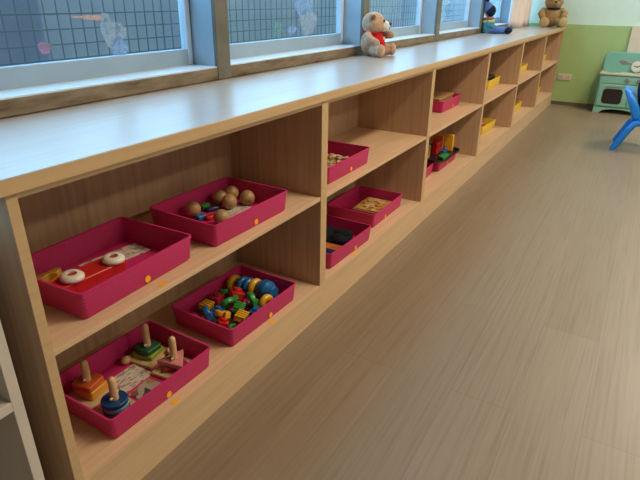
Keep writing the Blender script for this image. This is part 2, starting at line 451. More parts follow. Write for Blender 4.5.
UNIT = [0.0] + [0.936 + 0.92 * k for k in range(5)] + [5.572]     # unit boundaries; two side panels meet at each
ORD = ['nearest pale wood shelf unit, holding the toy car and peg stackers', 'second pale wood shelf unit from the near end, holding the golden puzzle',
       'third pale wood shelf unit, holding the black tray of blocks', 'fourth pale wood shelf unit, the first with yellow baskets',
       'fifth pale wood shelf unit, next to last before the green wall', 'sixth and farthest pale wood shelf unit, touching the green end wall']
units = []
for k in range(6):
    x0, x1 = UNIT[k], UNIT[k + 1]
    if k == 5: x1 = UNIT[6]
    wd = x1 - x0
    u = thing('shelf_unit', ORD[k], 'shelf unit', (x0, 0, 0), 0, 'shelf units in a row under the worktop'); units.append(u)
    for xa in (0.0002, wd - TH):
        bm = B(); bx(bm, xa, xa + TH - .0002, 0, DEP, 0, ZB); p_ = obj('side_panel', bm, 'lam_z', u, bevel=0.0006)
        bm = B(); bx(bm, xa, xa + TH - .0002, -0.0012, -.0001, 0 if (k == 0 and xa < .1) else ZP, ZB); obj('edge_band', bm, 'lam_edge', p_)
    xa, xb = TH, wd - TH
    bm = B(); bx(bm, xa, xb, 0, DEP - .012, ZSB, ZS); obj('shelf', bm, 'lam_shelf', u, bevel=0.0008)
    bm = B(); bx(bm, xa, xb, 0.001, DEP - .012, ZB - 0.011, ZB); obj('top_panel', bm, 'lam_x', u)
    bm = B(); bx(bm, xa, xb, 0.0002, DEP - .012, ZP - TH, ZP); obj('bottom_shelf', bm, 'lam_shelf', u)
    bm = B(); bx(bm, .0002 + (TH if k == 0 else 0), wd, -0.0014, 0.018, 0, ZP - .0006); obj('plinth', bm, 'lam_plinth', u)
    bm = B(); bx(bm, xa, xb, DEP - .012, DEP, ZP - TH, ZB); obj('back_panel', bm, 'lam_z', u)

# left neighbour
lc = thing('grey_cabinet', 'greyish white open shelf unit left of the wood bookcase, only its edge showing', 'cabinet', (-0.45, 0.0, 0))
bm = B(); bx(bm, 0.382, 0.400, 0, .33, 0, .68); obj('side_panel', bm, 'grey_lam', lc, bevel=.0008)
bm = B(); bx(bm, -0.4, -0.382, 0, .33, 0, .68); obj('side_panel', bm, 'grey_lam', lc, bevel=.0008)
for z in (0.05, 0.356, 0.662):
    bm = B(); bx(bm, -0.382, 0.382, 0, .32, z, z + .018); obj('shelf', bm, 'grey_lam', lc, bevel=.0008)
bm = B(); bx(bm, -0.382, 0.382, .32, .33, 0, .68); obj('back_panel', bm, 'grey_lam', lc)

# round stickers stuck on the shelf edges
def disc_flat(parent, x, y, z, r=0.008, mat='sticker_y', name='sticker', sx=1.5):
    bm = B(); v = cyl(bm, (x, y, z + .0003), r, .0006, seg=20)
    bmesh.ops.scale(bm, vec=(sx, 1, 1), verts=v, space=Matrix.Translation((-x, -y, -z)))
    return obj(name, bm, mat, parent)
for x, y, z in ((0.283, .013, ZS), (.273, .009, ZP), (.663, .010, ZP), (1.191, .010, ZP)):
    k = 0 if x < .93 else 1; disc_flat(units[k], x - UNIT[k], y, z)['label'] = 'yellow oval sticker'

# ------------------------------------------------------------------ baskets
def make_basket(name, label, mat, L=.308, W=.226, H=.060, group=None):
    t = thing(name, label, 'basket', (0, 0, 0), 0, group)
    bm = B(); r = .0095
    loft(bm, [rrect(L - .018, W - .018, r, 0.0), rrect(L - .012, W - .012, r, .004), rrect(L - .004, W - .004, r, H - .005),
              rrect(L, W, r + .002, H - .005), rrect(L, W, r + .002, H), rrect(L - .009, W - .009, r - .002, H),
              rrect(L - .018, W - .018, r - .003, .003)])
    obj('tub', bm, mat, t, smooth=50)
    return t
def dot(t, x, z=0.014, L=.308, W=.226, H=.06):
    y = -W / 2 + .006 - .004 * (z - .004) / (H - .009) - .0012
    bm = B(); cyl(bm, (x, y, z), .0075, .0012, (PI / 2, 0, 0), seg=20)
    o = obj('sticker', bm, 'sticker', t); o['label'] = 'orange dot sticker'
G1 = 'pink baskets in the bookcase'
D2R = PI / 180
spec = [  # x, y, z, rot, sticker x, label
    (.250, .143, ZS, 2.2, .010, 'pink basket on the upper shelf nearest the left end, holding a red toy car'),
    (.627, .138, ZS, -1.0, .008, 'pink basket on the upper shelf holding six wooden balls'),
    (.268, .135, ZP, -1.0, .006, 'pink basket at the bottom left holding wooden peg stacking toys'),
    (.655, .131, ZP, -1.2, .022, 'pink basket on the bottom shelf full of red, blue, green and yellow plastic links'),
    (1.176, .144, ZS, 0.0, .010, 'pink basket with a heap of tan wooden pieces, on the upper shelf in second bay'),
    (1.588, .162, ZP, 0.5, -.03, 'pink basket on the bottom shelf holding a square golden wooden puzzle'),
    (1.187, .128, ZP, -1.5, .030, 'pink basket on the bottom shelf holding an orange board and dark pouch'),
    (2.520, .218, ZS, 0.0, .03, 'pink basket with a brown wooden box lid sticking up, upper shelf of third bay'),
    (2.140, .205, ZP, 3.0, .0, 'pink basket mostly hidden behind the divider, bottom shelf of third bay'),
    (2.480, .190, ZP, 0.0, .0, 'pink basket under the black tray of toy blocks'),
]
base = make_basket('basket', spec[0][5], 'pink', group=G1)
BK = []
for i, (x, y, z, r, sx, lab) in enumerate(spec):
    t = base if i == 0 else dup(base, (0, 0, 0), 0, lab, G1)
    t.location = (x, y, z + .0004); t.rotation_euler = (0, 0, r * D2R); t['label'] = lab; BK.append(t)
for t, s in zip(BK, spec): dot(t, s[4])
G2 = 'yellow baskets in the far bays'
yspec = [
    (3.445, .215, ZS, 0, 'yellow basket with a black item, upper shelf of fourth bay'),
    (3.468, .213, ZP, -2.5, 'yellow basket with reddish brown toys, bottom shelf of fourth bay'),
    (4.372, .208, ZS, 0.6, 'yellow basket on the upper shelf of fifth bay, nothing showing over its rim'),
    (4.365, .203, ZP, 0.5, 'yellow basket with dark sticks at its rim, bottom shelf of fifth bay'),
    (5.305, .213, ZP, 0, 'farthest yellow basket on the bottom shelf, just behind the last divider'),
    (5.310, .213, ZS, 0, 'farthest yellow basket on the upper shelf, just behind the last divider'),
]
yb = make_basket('basket', yspec[0][4], 'yellow_tub', group=G2)
for i, (x, y, z, r, lab) in enumerate(yspec):
    t = yb if i == 0 else dup(yb, (0, 0, 0), 0, lab, G2)
    t.location = (x, y, z + .0004); t.rotation_euler = (0, 0, r * D2R); t['label'] = lab

# ------------------------------------------------------------------ basket 1: toy car lying on its side
z1 = ZS + .0036
def flat_card(name, label, cat, c, size, rz, mat, tilt=(0, 0), group=None, th=.0015):
    bm = B(); box(bm, (0, 0, th / 2), (size[0], size[1], th))
    o = obj(name, bm, mat, bevel=.0003, smooth=0); o.location = c; o.rotation_euler = (tilt[0], tilt[1], rz)
    return tag(o, label, cat, group)
flat_card('printed_card', 'printed paper card lying behind the red toy car', 'card', (.310, .190, z1), (.15, .060), -.10, 'print')
car = thing('toy_car', 'red toy car with two white wheels lying on its side in basket', 'toy car', (.208, .138, z1 + .0003), -.06)
bm = B()
prism(bm, [(-.088, -.026), (.066, -.026), (.074, -.018), (.074, .022), (.050, .030), (-.040, .030), (-.088, .012)], 0, .030)
obj('body', bm, 'red', car, bevel=.003)
for x in (-.047, .050):
    bm = B(); revolve(bm, ring_prof(.0235, .010, .016, .45), (x, -.010, .0362), (0.05, 0, 0)); w = obj('wheel', bm, 'white', car, smooth=60)
    bm = B(); cyl(bm, (x, -.010, .0347), .0105, .013, seg=24); h = obj('hub', bm, 'rust', w)
bm = B()
for x in (-.05, -.005, .04): cyl(bm, (x, -.0262, .016), .003, .0015, (PI / 2, 0, 0), seg=14)
obj('screw', bm, 'crimson', car)
bm = B(); prism(bm, [(-.03, -.009), (-.008, -.012), (.004, -.006), (.02, -.012), (.032, -.004), (.028, .01), (.006, .007), (-.012, .012), (-.03, .006)], 0, .016)
o = obj('wooden_animal', bm, 'olive', bevel=.002); o.location = (.160, .219, z1 + .0035); o.rotation_euler = (0, -.12, -.25)
tag(o, 'small yellow wooden animal figure in the back left corner of basket', 'toy figure')
bm = B(); box(bm, (0, 0, .007), (.060, .016, .014)); o = obj('wooden_stick', bm, 'orange', bevel=.002)
o.location = (.163, .190, z1); o.rotation_euler = (0, 0, .1); tag(o, 'orange wooden block beside the red toy car', 'toy block')

# ------------------------------------------------------------------ basket 2: balls
flat_card('printed_card', 'white printed card under the wooden balls', 'card', (.678, .142, z1), (.105, .075), .1, 'print')
ballspec = [(.592, .210, 'leftmost wooden ball, resting against the back left of basket'), (.702, .209, 'wooden ball at the back of basket, second from the left in back row'),
            (.749, .205, 'wooden ball tucked into back right part of basket'), (.690, .164, 'wooden ball in the middle of the basket of balls'),
            (.742, .141, 'wooden ball with dark marks, nearest the right end'), (.586, .106, 'wooden ball nearest the front edge of basket')]
bproto = None
for i, (x, y, lab) in enumerate(ballspec):
    if bproto is None:
        bm = B(); ell(bm, (0, 0, 0), (.0212, .0212, .022), u=32, v=20); bproto = o = obj('wooden_ball', bm, 'ballwood')
    else:
        o = bproto.copy(); COL.objects.link(o)
    o.location = (x, y, z1 + .0222); o.rotation_euler = (.0, .0, i * .7)
    tag(o, lab, 'ball', 'wooden balls in the basket')
for k in range(3):
    bm = B(); v = box(bm, (0, 0, 0), (.0016, .0012, .008))
    mk = obj('mark', bm, 'black'); mk.parent = o.parent
    b4 = [q for q in COL.objects if q.get('label', '').startswith('wooden ball with dark marks')][0]
    mk.parent = b4; mk.rotation_euler = (0, 0, 0)
    a = -2.6 + .28 * k - b4.rotation_euler[2]
    mk.location = (.0208 * math.cos(a), .0208 * math.sin(a), -.003); mk.rotation_euler = (0, 0, a + PI / 2)
for nm, mt, x, y, s, lab in (('toy_block', 'blue', .588, .180, (.028, .02, .014), 'small blue toy block among the wooden balls'),
                        ('toy_block', 'red', .604, .160, (.03, .02, .012), 'small red toy block beside the front wooden ball'),
                        ('toy_block', 'green', .650, .222, (.03, .02, .016), 'small green toy block between the rear wooden balls'),
                        ('toy_block', 'navy', .655, .196, (.04, .018, .012), 'small dark navy toy block in front of the green one')):
    bm = B(); box(bm, (0, 0, s[2] / 2), s); o = obj(nm, bm, mt, bevel=.003); o.location = (x, y, z1); o.rotation_euler = (0, 0, random.uniform(-.5, .5))
    tag(o, lab, 'toy block', 'small blocks among the balls')

# ------------------------------------------------------------------ basket 3: peg stackers
z3 = ZP + .0036
def stacker(label, loc, rz, pieces, lean=0.0, bsize=.085):
    t = thing('peg_stacker', label, 'stacking toy', loc, rz, 'wooden peg stacking toys')
    bm = B(); box(bm, (0, 0, .0045), (bsize, bsize, .009)); obj('base', bm, 'ply', t, bevel=.002)
    z = .009
    for kind, size, h, mat, rot, dx in pieces:
        bm = B()
        if kind == 'square': prism(bm, [tuple(p[:2]) for p in rrect(size, size, .006, 0)], 0, h)
        elif kind == 'disc': cyl(bm, (0, 0, h / 2), size / 2, h, seg=40)
        else:
            a = [(size * .62 * math.cos(q), size * .62 * math.sin(q)) for q in (PI / 2, PI * 7 / 6, PI * 11 / 6)]
            prism(bm, a, 0, h)
        o = obj('piece', bm, mat, t, bevel=.002, segs=2); o.location = (dx[0], dx[1], z + .0002); o.rotation_euler = (0, 0, rot); z += h + .0004
    bm = B(); revolve(bm, [(.0001, .009), (.0088, .009), (.0088, .088), (.0078, .095), (.005, .0985), (.0001, .100)], seg=20); obj('peg', bm, 'beech', t)
    for a in (0.4, 0.4 + PI):
        bm = B(); q = Vector((math.cos(a), math.sin(a), 0))
        tube(bm, [q * .008 + Vector((0, 0, z + .006)), q * .016 + Vector((0, 0, z + .010))], .0024, 8); obj('pin', bm, 'white', t)
    return t
stacker('peg stacker with red and orange square blocks, back left of basket', (.183, .190, z3), .12,
        [('square', .052, .022, 'amber', 0.0, (.004, -.004)), ('square', .052, .015, 'redorange', 0.12, (0, 0))])
stacker('peg stacker with blue round discs, nearest the front left corner', (.176, .090, z3), -.05,
        [('disc', .058, .010, 'navy', 0, (0, 0)), ('disc', .056, .011, 'lightblue', 0, (.001, 0)), ('disc', .058, .011, 'deepblue', 0, (-.001, .001))])
stacker('peg stacker with dark and light green blocks, at the back right', (.360, .186, z3), .12,
        [('square', .056, .013, 'lime', 0.1, (0, 0)), ('square', .050, .013, 'darkgreen', -.1, (0, 0))])
stacker('peg stacker with pink and crimson triangles, near the front right', (.355, .088, z3), .12,
        [('tri', .066, .013, 'crimson', -.9, (.004, -.004)), ('tri', .068, .013, 'pinkwood', .6, (0, 0))])
flat_card('instruction_card', 'printed instruction strip lying between the four peg stackers', 'card', (.274, .160, z3), (.085, .07), .0, 'print')
flat_card('picture_card', 'small picture card lying at the front between peg stackers', 'card', (.265, .088, z3), (.068, .06), .1, 'picture')
bm = B(); cyl(bm, (0, 0, .004), .015, .008, seg=28); o = obj('wooden_disc', bm, 'beech', bevel=.0015); o.location = (.394, .137, z3 + .0105); o.rotation_euler = (.4, .35, 0)
o.location = (.3935, .138, z3 + .008)
tag(o, 'small plain wooden disc behind the pink triangle stacker', 'wooden disc')
bm = B(); ell(bm, (0, 0, 0), (.013, .011, .011)); o = obj('wooden_bead', bm, 'beech'); o.location = (.309, .212, z3 + .011)
tag(o, 'small plain wooden bead left of the green stacker', 'wooden bead')

# ------------------------------------------------------------------ basket 4: plastic links
z4 = ZP + .0036
LG = 'plastic links in the bottom basket'
def link(kind, mat, x, y, z, rot, label, s=1.0):
    bm = B()
    if kind == 'disc':
        revolve(bm, ring_prof(.020 * s, .008 * s, .014 * s, .3)); nm = 'link_ring'; cat = 'toy link'
    elif kind == 'knob':
        prof = [(.0001, -.022), (.013, -.022), (.016, -.012), (.020, -.008), (.0205, .006), (.017, .010), (.013, .022), (.0001, .022)]
        revolve(bm, [(r * s, q * s) for r, q in prof]); nm = 'link_spool'; cat = 'toy link'
    elif kind == 'clip':
        revolve(bm, ring_prof(.017 * s, .0085 * s, .013 * s, .3), a0=.5, a1=2 * PI - .5, seg=24)
        box(bm, (-.021 * s, 0, 0), (.010 * s, .012 * s, .012 * s)); nm = 'link_clip'; cat = 'toy link'
    elif kind == 'comb':
        for k in range(4): box(bm, ((k - 1.5) * .0085 * s, 0, 0), (.0052 * s, .024 * s, .014 * s))
        box(bm, (0, 0, -.004 * s), (.034 * s, .007 * s, .006 * s)); nm = 'link_comb'; cat = 'toy link'
    else:
        box(bm, (0, 0, 0), (.034 * s, .026 * s, .022 * s)); cyl(bm, (.0, 0, .012 * s), .009 * s, .01 * s, seg=20)
        cyl(bm, (.019 * s, 0, 0), .008 * s, .008, (0, PI / 2, 0), seg=20); nm = 'link_block'; cat = 'toy link'
    o = obj(nm, bm, mat, bevel=.001, smooth=45); o.location = (x, y, z); o.rotation_euler = rot
    return tag(o, label, cat, LG)
H = PI / 2
box_ = B(); box(box_, (0, 0, .0015), (.115, .16, .003)); o = obj('brown_card', box_, 'card_dark', bevel=.0005); o.location = (.588, .150, z4); tag(o, 'dark brown card lying on the floor of the basket of links', 'card')
# row of big rings lying along the right end
rz_ = 1.42; K = 1.32
link('disc', 'yellow', .742, .210, z4 + .0285, (H, .1, rz_ - H), 'thick yellow ring at the back of the row of big rings', 1.38)
link('disc', 'blue', .749, .180, z4 + .0285, (H, 0, rz_ - H), 'thick blue ring between two yellow rings in the back row', 1.38)
link('disc', 'blue', .753, .159, z4 + .0280, (H, 0, rz_ - H), 'second thick blue ring, touching the middle yellow ring', 1.34)
link('disc', 'yellow', .756, .137, z4 + .0290, (H, 0, rz_ - H), 'thick yellow ring in the middle of the row of rings', 1.42)
link('knob', 'blue', .757, .096, z4 + .0314, (H, 0, rz_ - H), 'big blue spool at the front end of the row of rings', 1.5)
link('block', 'red', .686, .158, z4 + .026, (.3, .2, .9), 'large red link block in the middle of the heap', 1.5)
link('clip', 'green', .694, .205, z4 + .022, (.5, .2, 1.9), 'dark green clip behind the large red block', 1.35)
link('clip', 'green', .692, .107, z4 + .026, (H, .2, 1.1), 'green clip standing right in front of the red block', 1.45)
link('disc', 'yellow', .703, .058, z4 + .026, (H, .0, -.2), 'yellow ring standing against the front wall of basket', 1.28)
link('clip', 'green', .636, .150, z4 + .030, (.9, .3, 2.6), 'bright green clip left of the red block', K)
link('comb', 'green', .638, .108, z4 + .027, (.3, .1, .5), 'green ribbed link next to the yellow ribbed one', K)
link('comb', 'yellow', .603, .072, z4 + .028, (.2, .1, .3), 'yellow ribbed link near the front of the heap', K)
link('block', 'blue', .650, .057, z4 + .017, (.1, 0, .1), 'blue link block by the front wall of basket', 1.1)
link('clip', 'yellow', .583, .124, z4 + .030, (.4, .3, 1.2), 'yellow clip at the left of the heap above a red clip', K)
link('block', 'red', .556, .100, z4 + .019, (.2, .1, .7), 'small red link block near the front left corner', 1.05)
link('clip', 'green', .556, .058, z4 + .016, (.2, .1, .2), 'green clip in the front left corner of the heap', 1.2)
link('block', 'navy', .604, .050, z4 + .014, (.1, 0, .1), 'dark navy link block against the front wall', .9)
link('comb', 'yellow', .600, .200, z4 + .024, (.2, .1, .2), 'yellow ribbed link at the back left of the heap', 1.3)
link('clip', 'blue', .570, .166, z4 + .026, (1.0, .1, .9), 'blue clip left of the heap behind the yellow clip', 1.4)
link('block', 'blue', .606, .160, z4 + .014, (.0, .1, .3), 'blue link block under the yellow ribbed link', .95)
link('block', 'crimson', .648, .203, z4 + .019, (.1, .1, .2), 'dark red link block at the back of the heap', 1.25)
link('block', 'crimson', .535, .190, z4 + .015, (.1, .1, .2), 'dark red link block at the far left of basket', 1.0)

# ------------------------------------------------------------------ basket 5: tan wooden pieces
cuts = ['at the top of the heap', 'leaning to the right on the heap', 'sticking up at the left of heap', 'at the back of the heap', 'flat under the others', 'at the right tip of the heap', 'crossing the front of the heap', 'half buried at the front']
k = 0
for x, y, dz, rx, ry, rz in ((1.245, .150, .026, .1, .15, .5), (1.275, .148, .022, .1, .25, .2), (1.215, .165, .028, .2, -.2, 1.0), (1.262, .185, .016, .0, .1, .3),
                             (1.235, .125, .010, .0, .0, -.2), (1.300, .128, .012, .0, .12, .1), (1.235, .098, .012, .1, -.05, .45), (1.195, .100, .008, 0, 0, -.4)):
    bm = B(); revolve(bm, ring_prof(.021, .011, .006, .2), a0=.6, a1=2 * PI - .6, seg=20); box(bm, (-.034, 0, 0), (.034, .010, .006))
    o = obj('wooden_piece', bm, 'cardtan' if k % 3 else 'ply', bevel=.0008); o.location = (x, y, ZS + .004 + dz); o.rotation_euler = (rx, ry, rz)
    tag(o, 'tan wooden toy piece ' + cuts[k] + ' in the second bay basket', 'wooden piece', 'tan wooden pieces in a basket'); k += 1
flat_card('wooden_tile', 'dark wooden tile under the heap of tan pieces', 'tile', (1.24, .14, ZS + .0036), (.12, .12), .2, 'boxwood', th=.006)
# ------------------------------------------------------------------ basket 6: golden puzzle
pz = thing('wooden_puzzle', 'square golden wooden puzzle with raised shapes in pink basket', 'puzzle', (1.642, .150, ZP + .0038), .02)
bm = B(); box(bm, (0, 0, .007), (.168, .130, .014)); obj('tray', bm, 'boxwood', pz, bevel=.002)
bm = B(); box(bm, (0, 0, .0165), (.156, .118, .004)); obj('board', bm, 'puzzle', pz, bevel=.001)
for i in range(7):
    a = i * 2 * PI / 7
    bm = B(); s = random.uniform(.012, .02)
    prism(bm, [(s * (1 + .3 * math.cos(3 * q + i)) * math.cos(q), s * .8 * math.sin(q)) for q in [2 * PI * j / 14 for j in range(14)]], 0, .006)
    o = obj('shape', bm, ['ply', 'cardtan', 'amber'][i % 3], pz, bevel=.001); o.location = (.042 * math.cos(a), .032 * math.sin(a), .0187); o.rotation_euler = (0, 0, a)
# ------------------------------------------------------------------ basket 7: orange board and pouch
bk = thing('picture_board', 'orange picture board with a pale illustration in pink basket', 'board', (1.117, .112, ZP + .004), .0)
bm = B(); box(bm, (0, 0, .010), (.130, .150, .020)); obj('block', bm, 'orange_board', bk, bevel=.002)
bm = B(); box(bm, (-.005, -.01, .0206), (.100, .110, .001)); obj('picture', bm, 'bookface', bk)
bm = B(); ell(bm, (0, 0, .015), (.064, .078, .014)); ell(bm, (.022, -.03, .024), (.036, .040, .015), (0, .2, .3)); ell(bm, (-.02, .03, .024), (.040, .030, .017), (0, -.15, .5)); ell(bm, (.02, .03, .024), (.030, .038, .013), (.2, 0, 0)); ell(bm, (-.025, -.03, .022), (.030, .028, .014))
o = obj('dark_pouch', bm, 'dark_cloth'); o.location = (1.256, .135, ZP + .0048)
rm = o.modifiers.new('remesh', 'REMESH'); rm.mode = 'VOXEL'; rm.voxel_size = .004; rm.use_smooth_shade = True
tag(o, 'very dark cloth pouch lying right of the orange board in pink basket', 'pouch')
bm = B(); box(bm, (0, 0, .011), (.035, .05, .022)); o = obj('toy_block', bm, 'navy', bevel=.003); o.location = (1.080, .062, ZP + .0252)
tag(o, 'dark navy block lying on the left end of the orange board', 'toy block')
# ------------------------------------------------------------------ basket 8: wooden box
wb = thing('wooden_box', 'flat brown wooden box with its lid showing above a pink basket rim', 'box', (2.500, .222, ZS + .0038), 0.0)
bm = B(); box(bm, (0, 0, .029), (.24, .17, .058)); obj('box_body', bm, 'boxwood', wb, bevel=.002)
bm = B(); box(bm, (0, 0, .063), (.25, .18, .010)); obj('lid', bm, 'boxwood', wb, bevel=.002)
# ------------------------------------------------------------------ black tray with blocks on basket 10
bt = thing('black_tray', 'flat black tray with raised rim resting on a pink basket', 'tray', (2.440, .165, ZP + .0608), 0.0)
bm = B(); loft(bm, [rrect(.31, .22, .05, 0), rrect(.335, .245, .06, .012), rrect(.335, .245, .06, .017), rrect(.325, .235, .055, .017), rrect(.305, .215, .05, .004)])
obj('tray_body', bm, 'black', bt)
zt_ = ZP + .0608 + .0046
BG = 'toy blocks standing in the black tray'
for x, y, sx, sy, sz, mt, lab in ((2.563, .110, .024, .045, .092, 'yellow', 'tall yellow block at the right end of the black tray'),
                                  (2.528, .165, .022, .06, .088, 'orange', 'tall orange block left of the yellow one in the black tray'),
                                  (2.335, .190, .06, .08, .070, 'olive', 'dull yellow block at the left end of the black tray')):
    bm = B(); box(bm, (0, 0, sz / 2), (sx, sy, sz)); o = obj('toy_block', bm, mt, bevel=.002); o.location = (x, y, zt_); tag(o, lab, 'toy block', BG)
rb = thing('red_block', 'red block with two round dark holes in the black tray', 'toy block', (2.472, .150, zt_), 0.0)
bm = B(); box(bm, (0, 0, .033), (.10, .03, .066)); obj('block', bm, 'red', rb, bevel=.002)
for x in (-.025, .02):
    bm = B(); revolve(bm, ring_prof(.014, .008, .004), (x, -.0165, .045), (H, 0, 0), seg=24); h = obj('hole_rim', bm, 'crimson', rb)
    bm = B(); cyl(bm, (x, -.0157, .045), .0085, .002, (H, 0, 0), seg=20); obj('hole', bm, 'black', h)
bm = B(); box(bm, (0, 0, .018), (.06, .018, .018)); box(bm, (0, 0, .018), (.018, .019, .036)); o = obj('cross_block', bm, 'blue', bevel=.002); o.location = (2.465, .105, zt_); tag(o, 'blue cross shaped block in front of the red block', 'toy block')
bm = B(); prism(bm, [(-.05, -.02), (.05, -.02), (.04, .015), (-.02, .02)], 0, .016); o = obj('toy_block', bm, 'green', bevel=.002); o.location = (2.385, .085, zt_); tag(o, 'green wedge block at the front of the black tray', 'toy block')
# ------------------------------------------------------------------ yellow basket contents
bm = B(); box(bm, (0, 0, .033), (.24, .16, .066)); o = obj('dark_case', bm, 'black', bevel=.006); o.location = (3.45, .215, ZS + .0038); tag(o, 'black boxy case standing in the upper yellow basket of the fourth bay', 'case')
for i, (x, y, r, mt, lab) in enumerate(((3.43, .165, .040, 'rust', 'rusty red toy apple at the front of the yellow basket'), (3.505, .245, .040, 'brown', 'brown toy apple at the back of the yellow basket'), (3.40, .255, .038, 'rust', 'rusty red toy apple in the back left of the yellow basket'))):
    t = thing('toy_apple', lab, 'toy fruit', (x, y, ZP + .0038), i, 'toy apples in a yellow basket')
    bm = B(); ell(bm, (0, 0, r * .92), (r, r, r * .92)); obj('fruit', bm, mt, t)
    bm = B(); tube(bm, [(0, 0, r * 1.75), (.003, 0, r * 2.15)], .004, 8); obj('stem', bm, 'black', t)
for y, lab in ((.130, 'dark wooden stick along the front of the yellow basket'), (.245, 'dark wooden stick along the back of the yellow basket')):
    bm = B(); cyl(bm, (0, 0, 0), .010, .302, (0, PI / 2, 0), seg=16); o = obj('wooden_stick', bm, 'brown'); o.location = (4.365, y, ZP + .0705); tag(o, lab, 'stick', 'dark sticks on a yellow basket')

# ------------------------------------------------------------------ soft toys on the worktop
def remesh(o, v=.004, it=6):
    r = o.modifiers.new('remesh', 'REMESH'); r.mode = 'VOXEL'; r.voxel_size = v; r.use_smooth_shade = True
    s = o.modifiers.new('smooth', 'SMOOTH'); s.iterations = it; s.factor = .5
    return o
def fuzz(o, strength, size):
    t = bpy.data.textures.new('fuzz', 'CLOUDS'); t.noise_scale = size; t.noise_depth = 2
    d = o.modifiers.new('fuzz', 'DISPLACE'); d.texture = t; d.strength = strength; d.mid_level = .5; d.texture_coords = 'LOCAL'

# beige bear, local front is -y, head turned towards +x
HT = 30 * D2R
def turn(bm, verts, a=HT): bmesh.ops.rotate(bm, verts=verts, cent=(0, 0, .15), matrix=Matrix.Rotation(a, 3, 'Z'))
tb = thing('teddy_bear', 'beige teddy bear in a red vest sitting on the worktop against the window mullion', 'teddy bear', (1.925, .324, ZT + .0005), -4 * D2R)
tb.scale = (.92, .92, .92)
bm = B()
ell(bm, (0, .008, .058), (.056, .050, .060)); ell(bm, (0, .004, .094), (.042, .037, .030))
hv = ell(bm, (0, .0, .148), (.064, .056, .051)) + ell(bm, (0, -.03, .138), (.036, .032, .030))
for s in (-1, 1):
    hv += ell(bm, (s * .057, .008, .176), (.012, .020, .020), (0, s * .35, s * -.3))
turn(bm, hv)
for s in (-1, 1):
    ell(bm, (s * .044, -.046, .028), (.028, .044, .028), (0, 0, s * .45)); ell(bm, (s * .060, -.080, .030), (.025, .018, .030), (0, 0, s * .3))
tube(bm, [(-.046, .006, .100), (-.062, -.016, .080), (-.054, -.044, .066)], [.020, .020, .018]); ell(bm, (-.052, -.047, .064), (.019, .020, .018))
tube(bm, [(.046, .002, .100), (.062, -.030, .094), (.056, -.062, .096)], [.020, .019, .018]); ell(bm, (.055, -.068, .097), (.020, .021, .019))
o = remesh(obj('body', bm, 'plush_beige', tb)); fuzz(o, .004, .006)
bm = B(); turn(bm, ell(bm, (0, -.055, .136), (.032, .024, .026)) + ell(bm, (0, -.064, .131), (.019, .016, .015))); remesh(obj('muzzle', bm, 'plush_white', tb), .003, 4)
bm = B(); turn(bm, ell(bm, (0, -.080, .146), (.0095, .008, .0075))); obj('nose', bm, 'blackglass', tb)
bm = B(); turn(bm, ell(bm, (0, -.0775, .127), (.012, .005, .0045))); obj('mouth', bm, 'blackglass', tb)
for s in (-1, 1):
    bm = B(); turn(bm, ell(bm, (s * .029, -.050, .160), (.0065, .005, .007))); obj('eye', bm, 'blackglass', tb)
    bm = B(); turn(bm, ell(bm, (s * .067, .002, .176), (.004, .012, .013), (0, s * .35, s * -.3))); obj('inner_ear', bm, 'ear_brown', tb)
bm = B(); ell(bm, (0, -.012, .074), (.042, .043, .042)); ell(bm, (.006, -.044, .056), (.026, .018, .03)); remesh(obj('vest', bm, 'red_cloth', tb), .004, 4)
bm = B(); revolve(bm, [(.045 + .004 * math.cos(a), .004 * math.sin(a)) for a in [2 * PI * k / 8 for k in range(8)]], (0, .002, .107), (.08, 0, 0)); obj('strap', bm, 'red_cloth', tb)
bm = B(); tube(bm, [(0, .048, .107), (0, .058, .085), (0, .060, .06)], .003, 8); obj('back_strap', bm, 'crimson', tb)
bm = B(); ell(bm, (.010, -.056, .082), (.007, .005, .007)); obj('button', bm, 'white', tb)

# doll sitting further along, legs out towards the room
dl = thing('doll', 'rag doll with a navy head and pale blue hat sitting by the fourth mullion', 'doll', (4.03, .312, ZT + .0005), 6 * D2R)
bm = B()
tube(bm, [(0, .028, .0), (0, .030, .030), (0, .036, .075), (0, .038, .100)], [.040, .046, .038, .022], 20)
ell(bm, (0, .036, .150), (.036, .036, .038)); tube(bm, [(0, .037, .095), (0, .036, .125)], .016)
remesh(obj('body', bm, 'skin', dl), .004, 3)
bm = B(); tube(bm, [(0, .028, .001), (0, .030, .032), (0, .036, .078), (0, .037, .090)], [.044, .050, .043, .034], 24)
for s in (-1, 1): tube(bm, [(s * .034, .036, .084), (s * .050, .022, .058), (s * .044, -.004, .046)], [.014, .013, .011]); ell(bm, (s * .044, -.007, .045), (.012, .013, .012))
obj('shirt', bm, 'teal_cloth', dl)
bm = B(); revolve(bm, [(.041 + .007 * math.cos(a), .009 * math.sin(a)) for a in [2 * PI * k / 10 for k in range(10)]], (0, .036, .083), (-.1, 0, 0)); obj('collar', bm, 'lime_cloth', dl)
bm = B(); revolve(bm, [(.030 + .009 * math.cos(a), .010 * math.sin(a)) for a in [2 * PI * k / 10 for k in range(10)]], (0, .037, .103), (-.1, 0, 0)); obj('scarf', bm, 'rose_cloth', dl)
for s in (-1, 1):
    bm = B(); tube(bm, [(s * .022, .018, .026), (s * .030, -.05, .024), (s * .034, -.098, .022)], [.027, .024, .021], 16); l = obj('trouser_leg', bm, 'blue_cloth', dl)
    bm = B(); ell(bm, (s * .035, -.118, .0225), (.023, .026, .022)); obj('shoe', bm, 'navy_cloth', l)
bm = B(); ell(bm, (0, .030, .156), (.042, .040, .043)); obj('hair', bm, 'navy_cloth', dl)
bm = B(); tube(bm, [(-.004, .044, .172), (-.016, .054, .192), (-.032, .060, .212), (-.044, .058, .228)], [.038, .031, .020, .013], 20); obj('hat', bm, 'blue_cloth', dl)
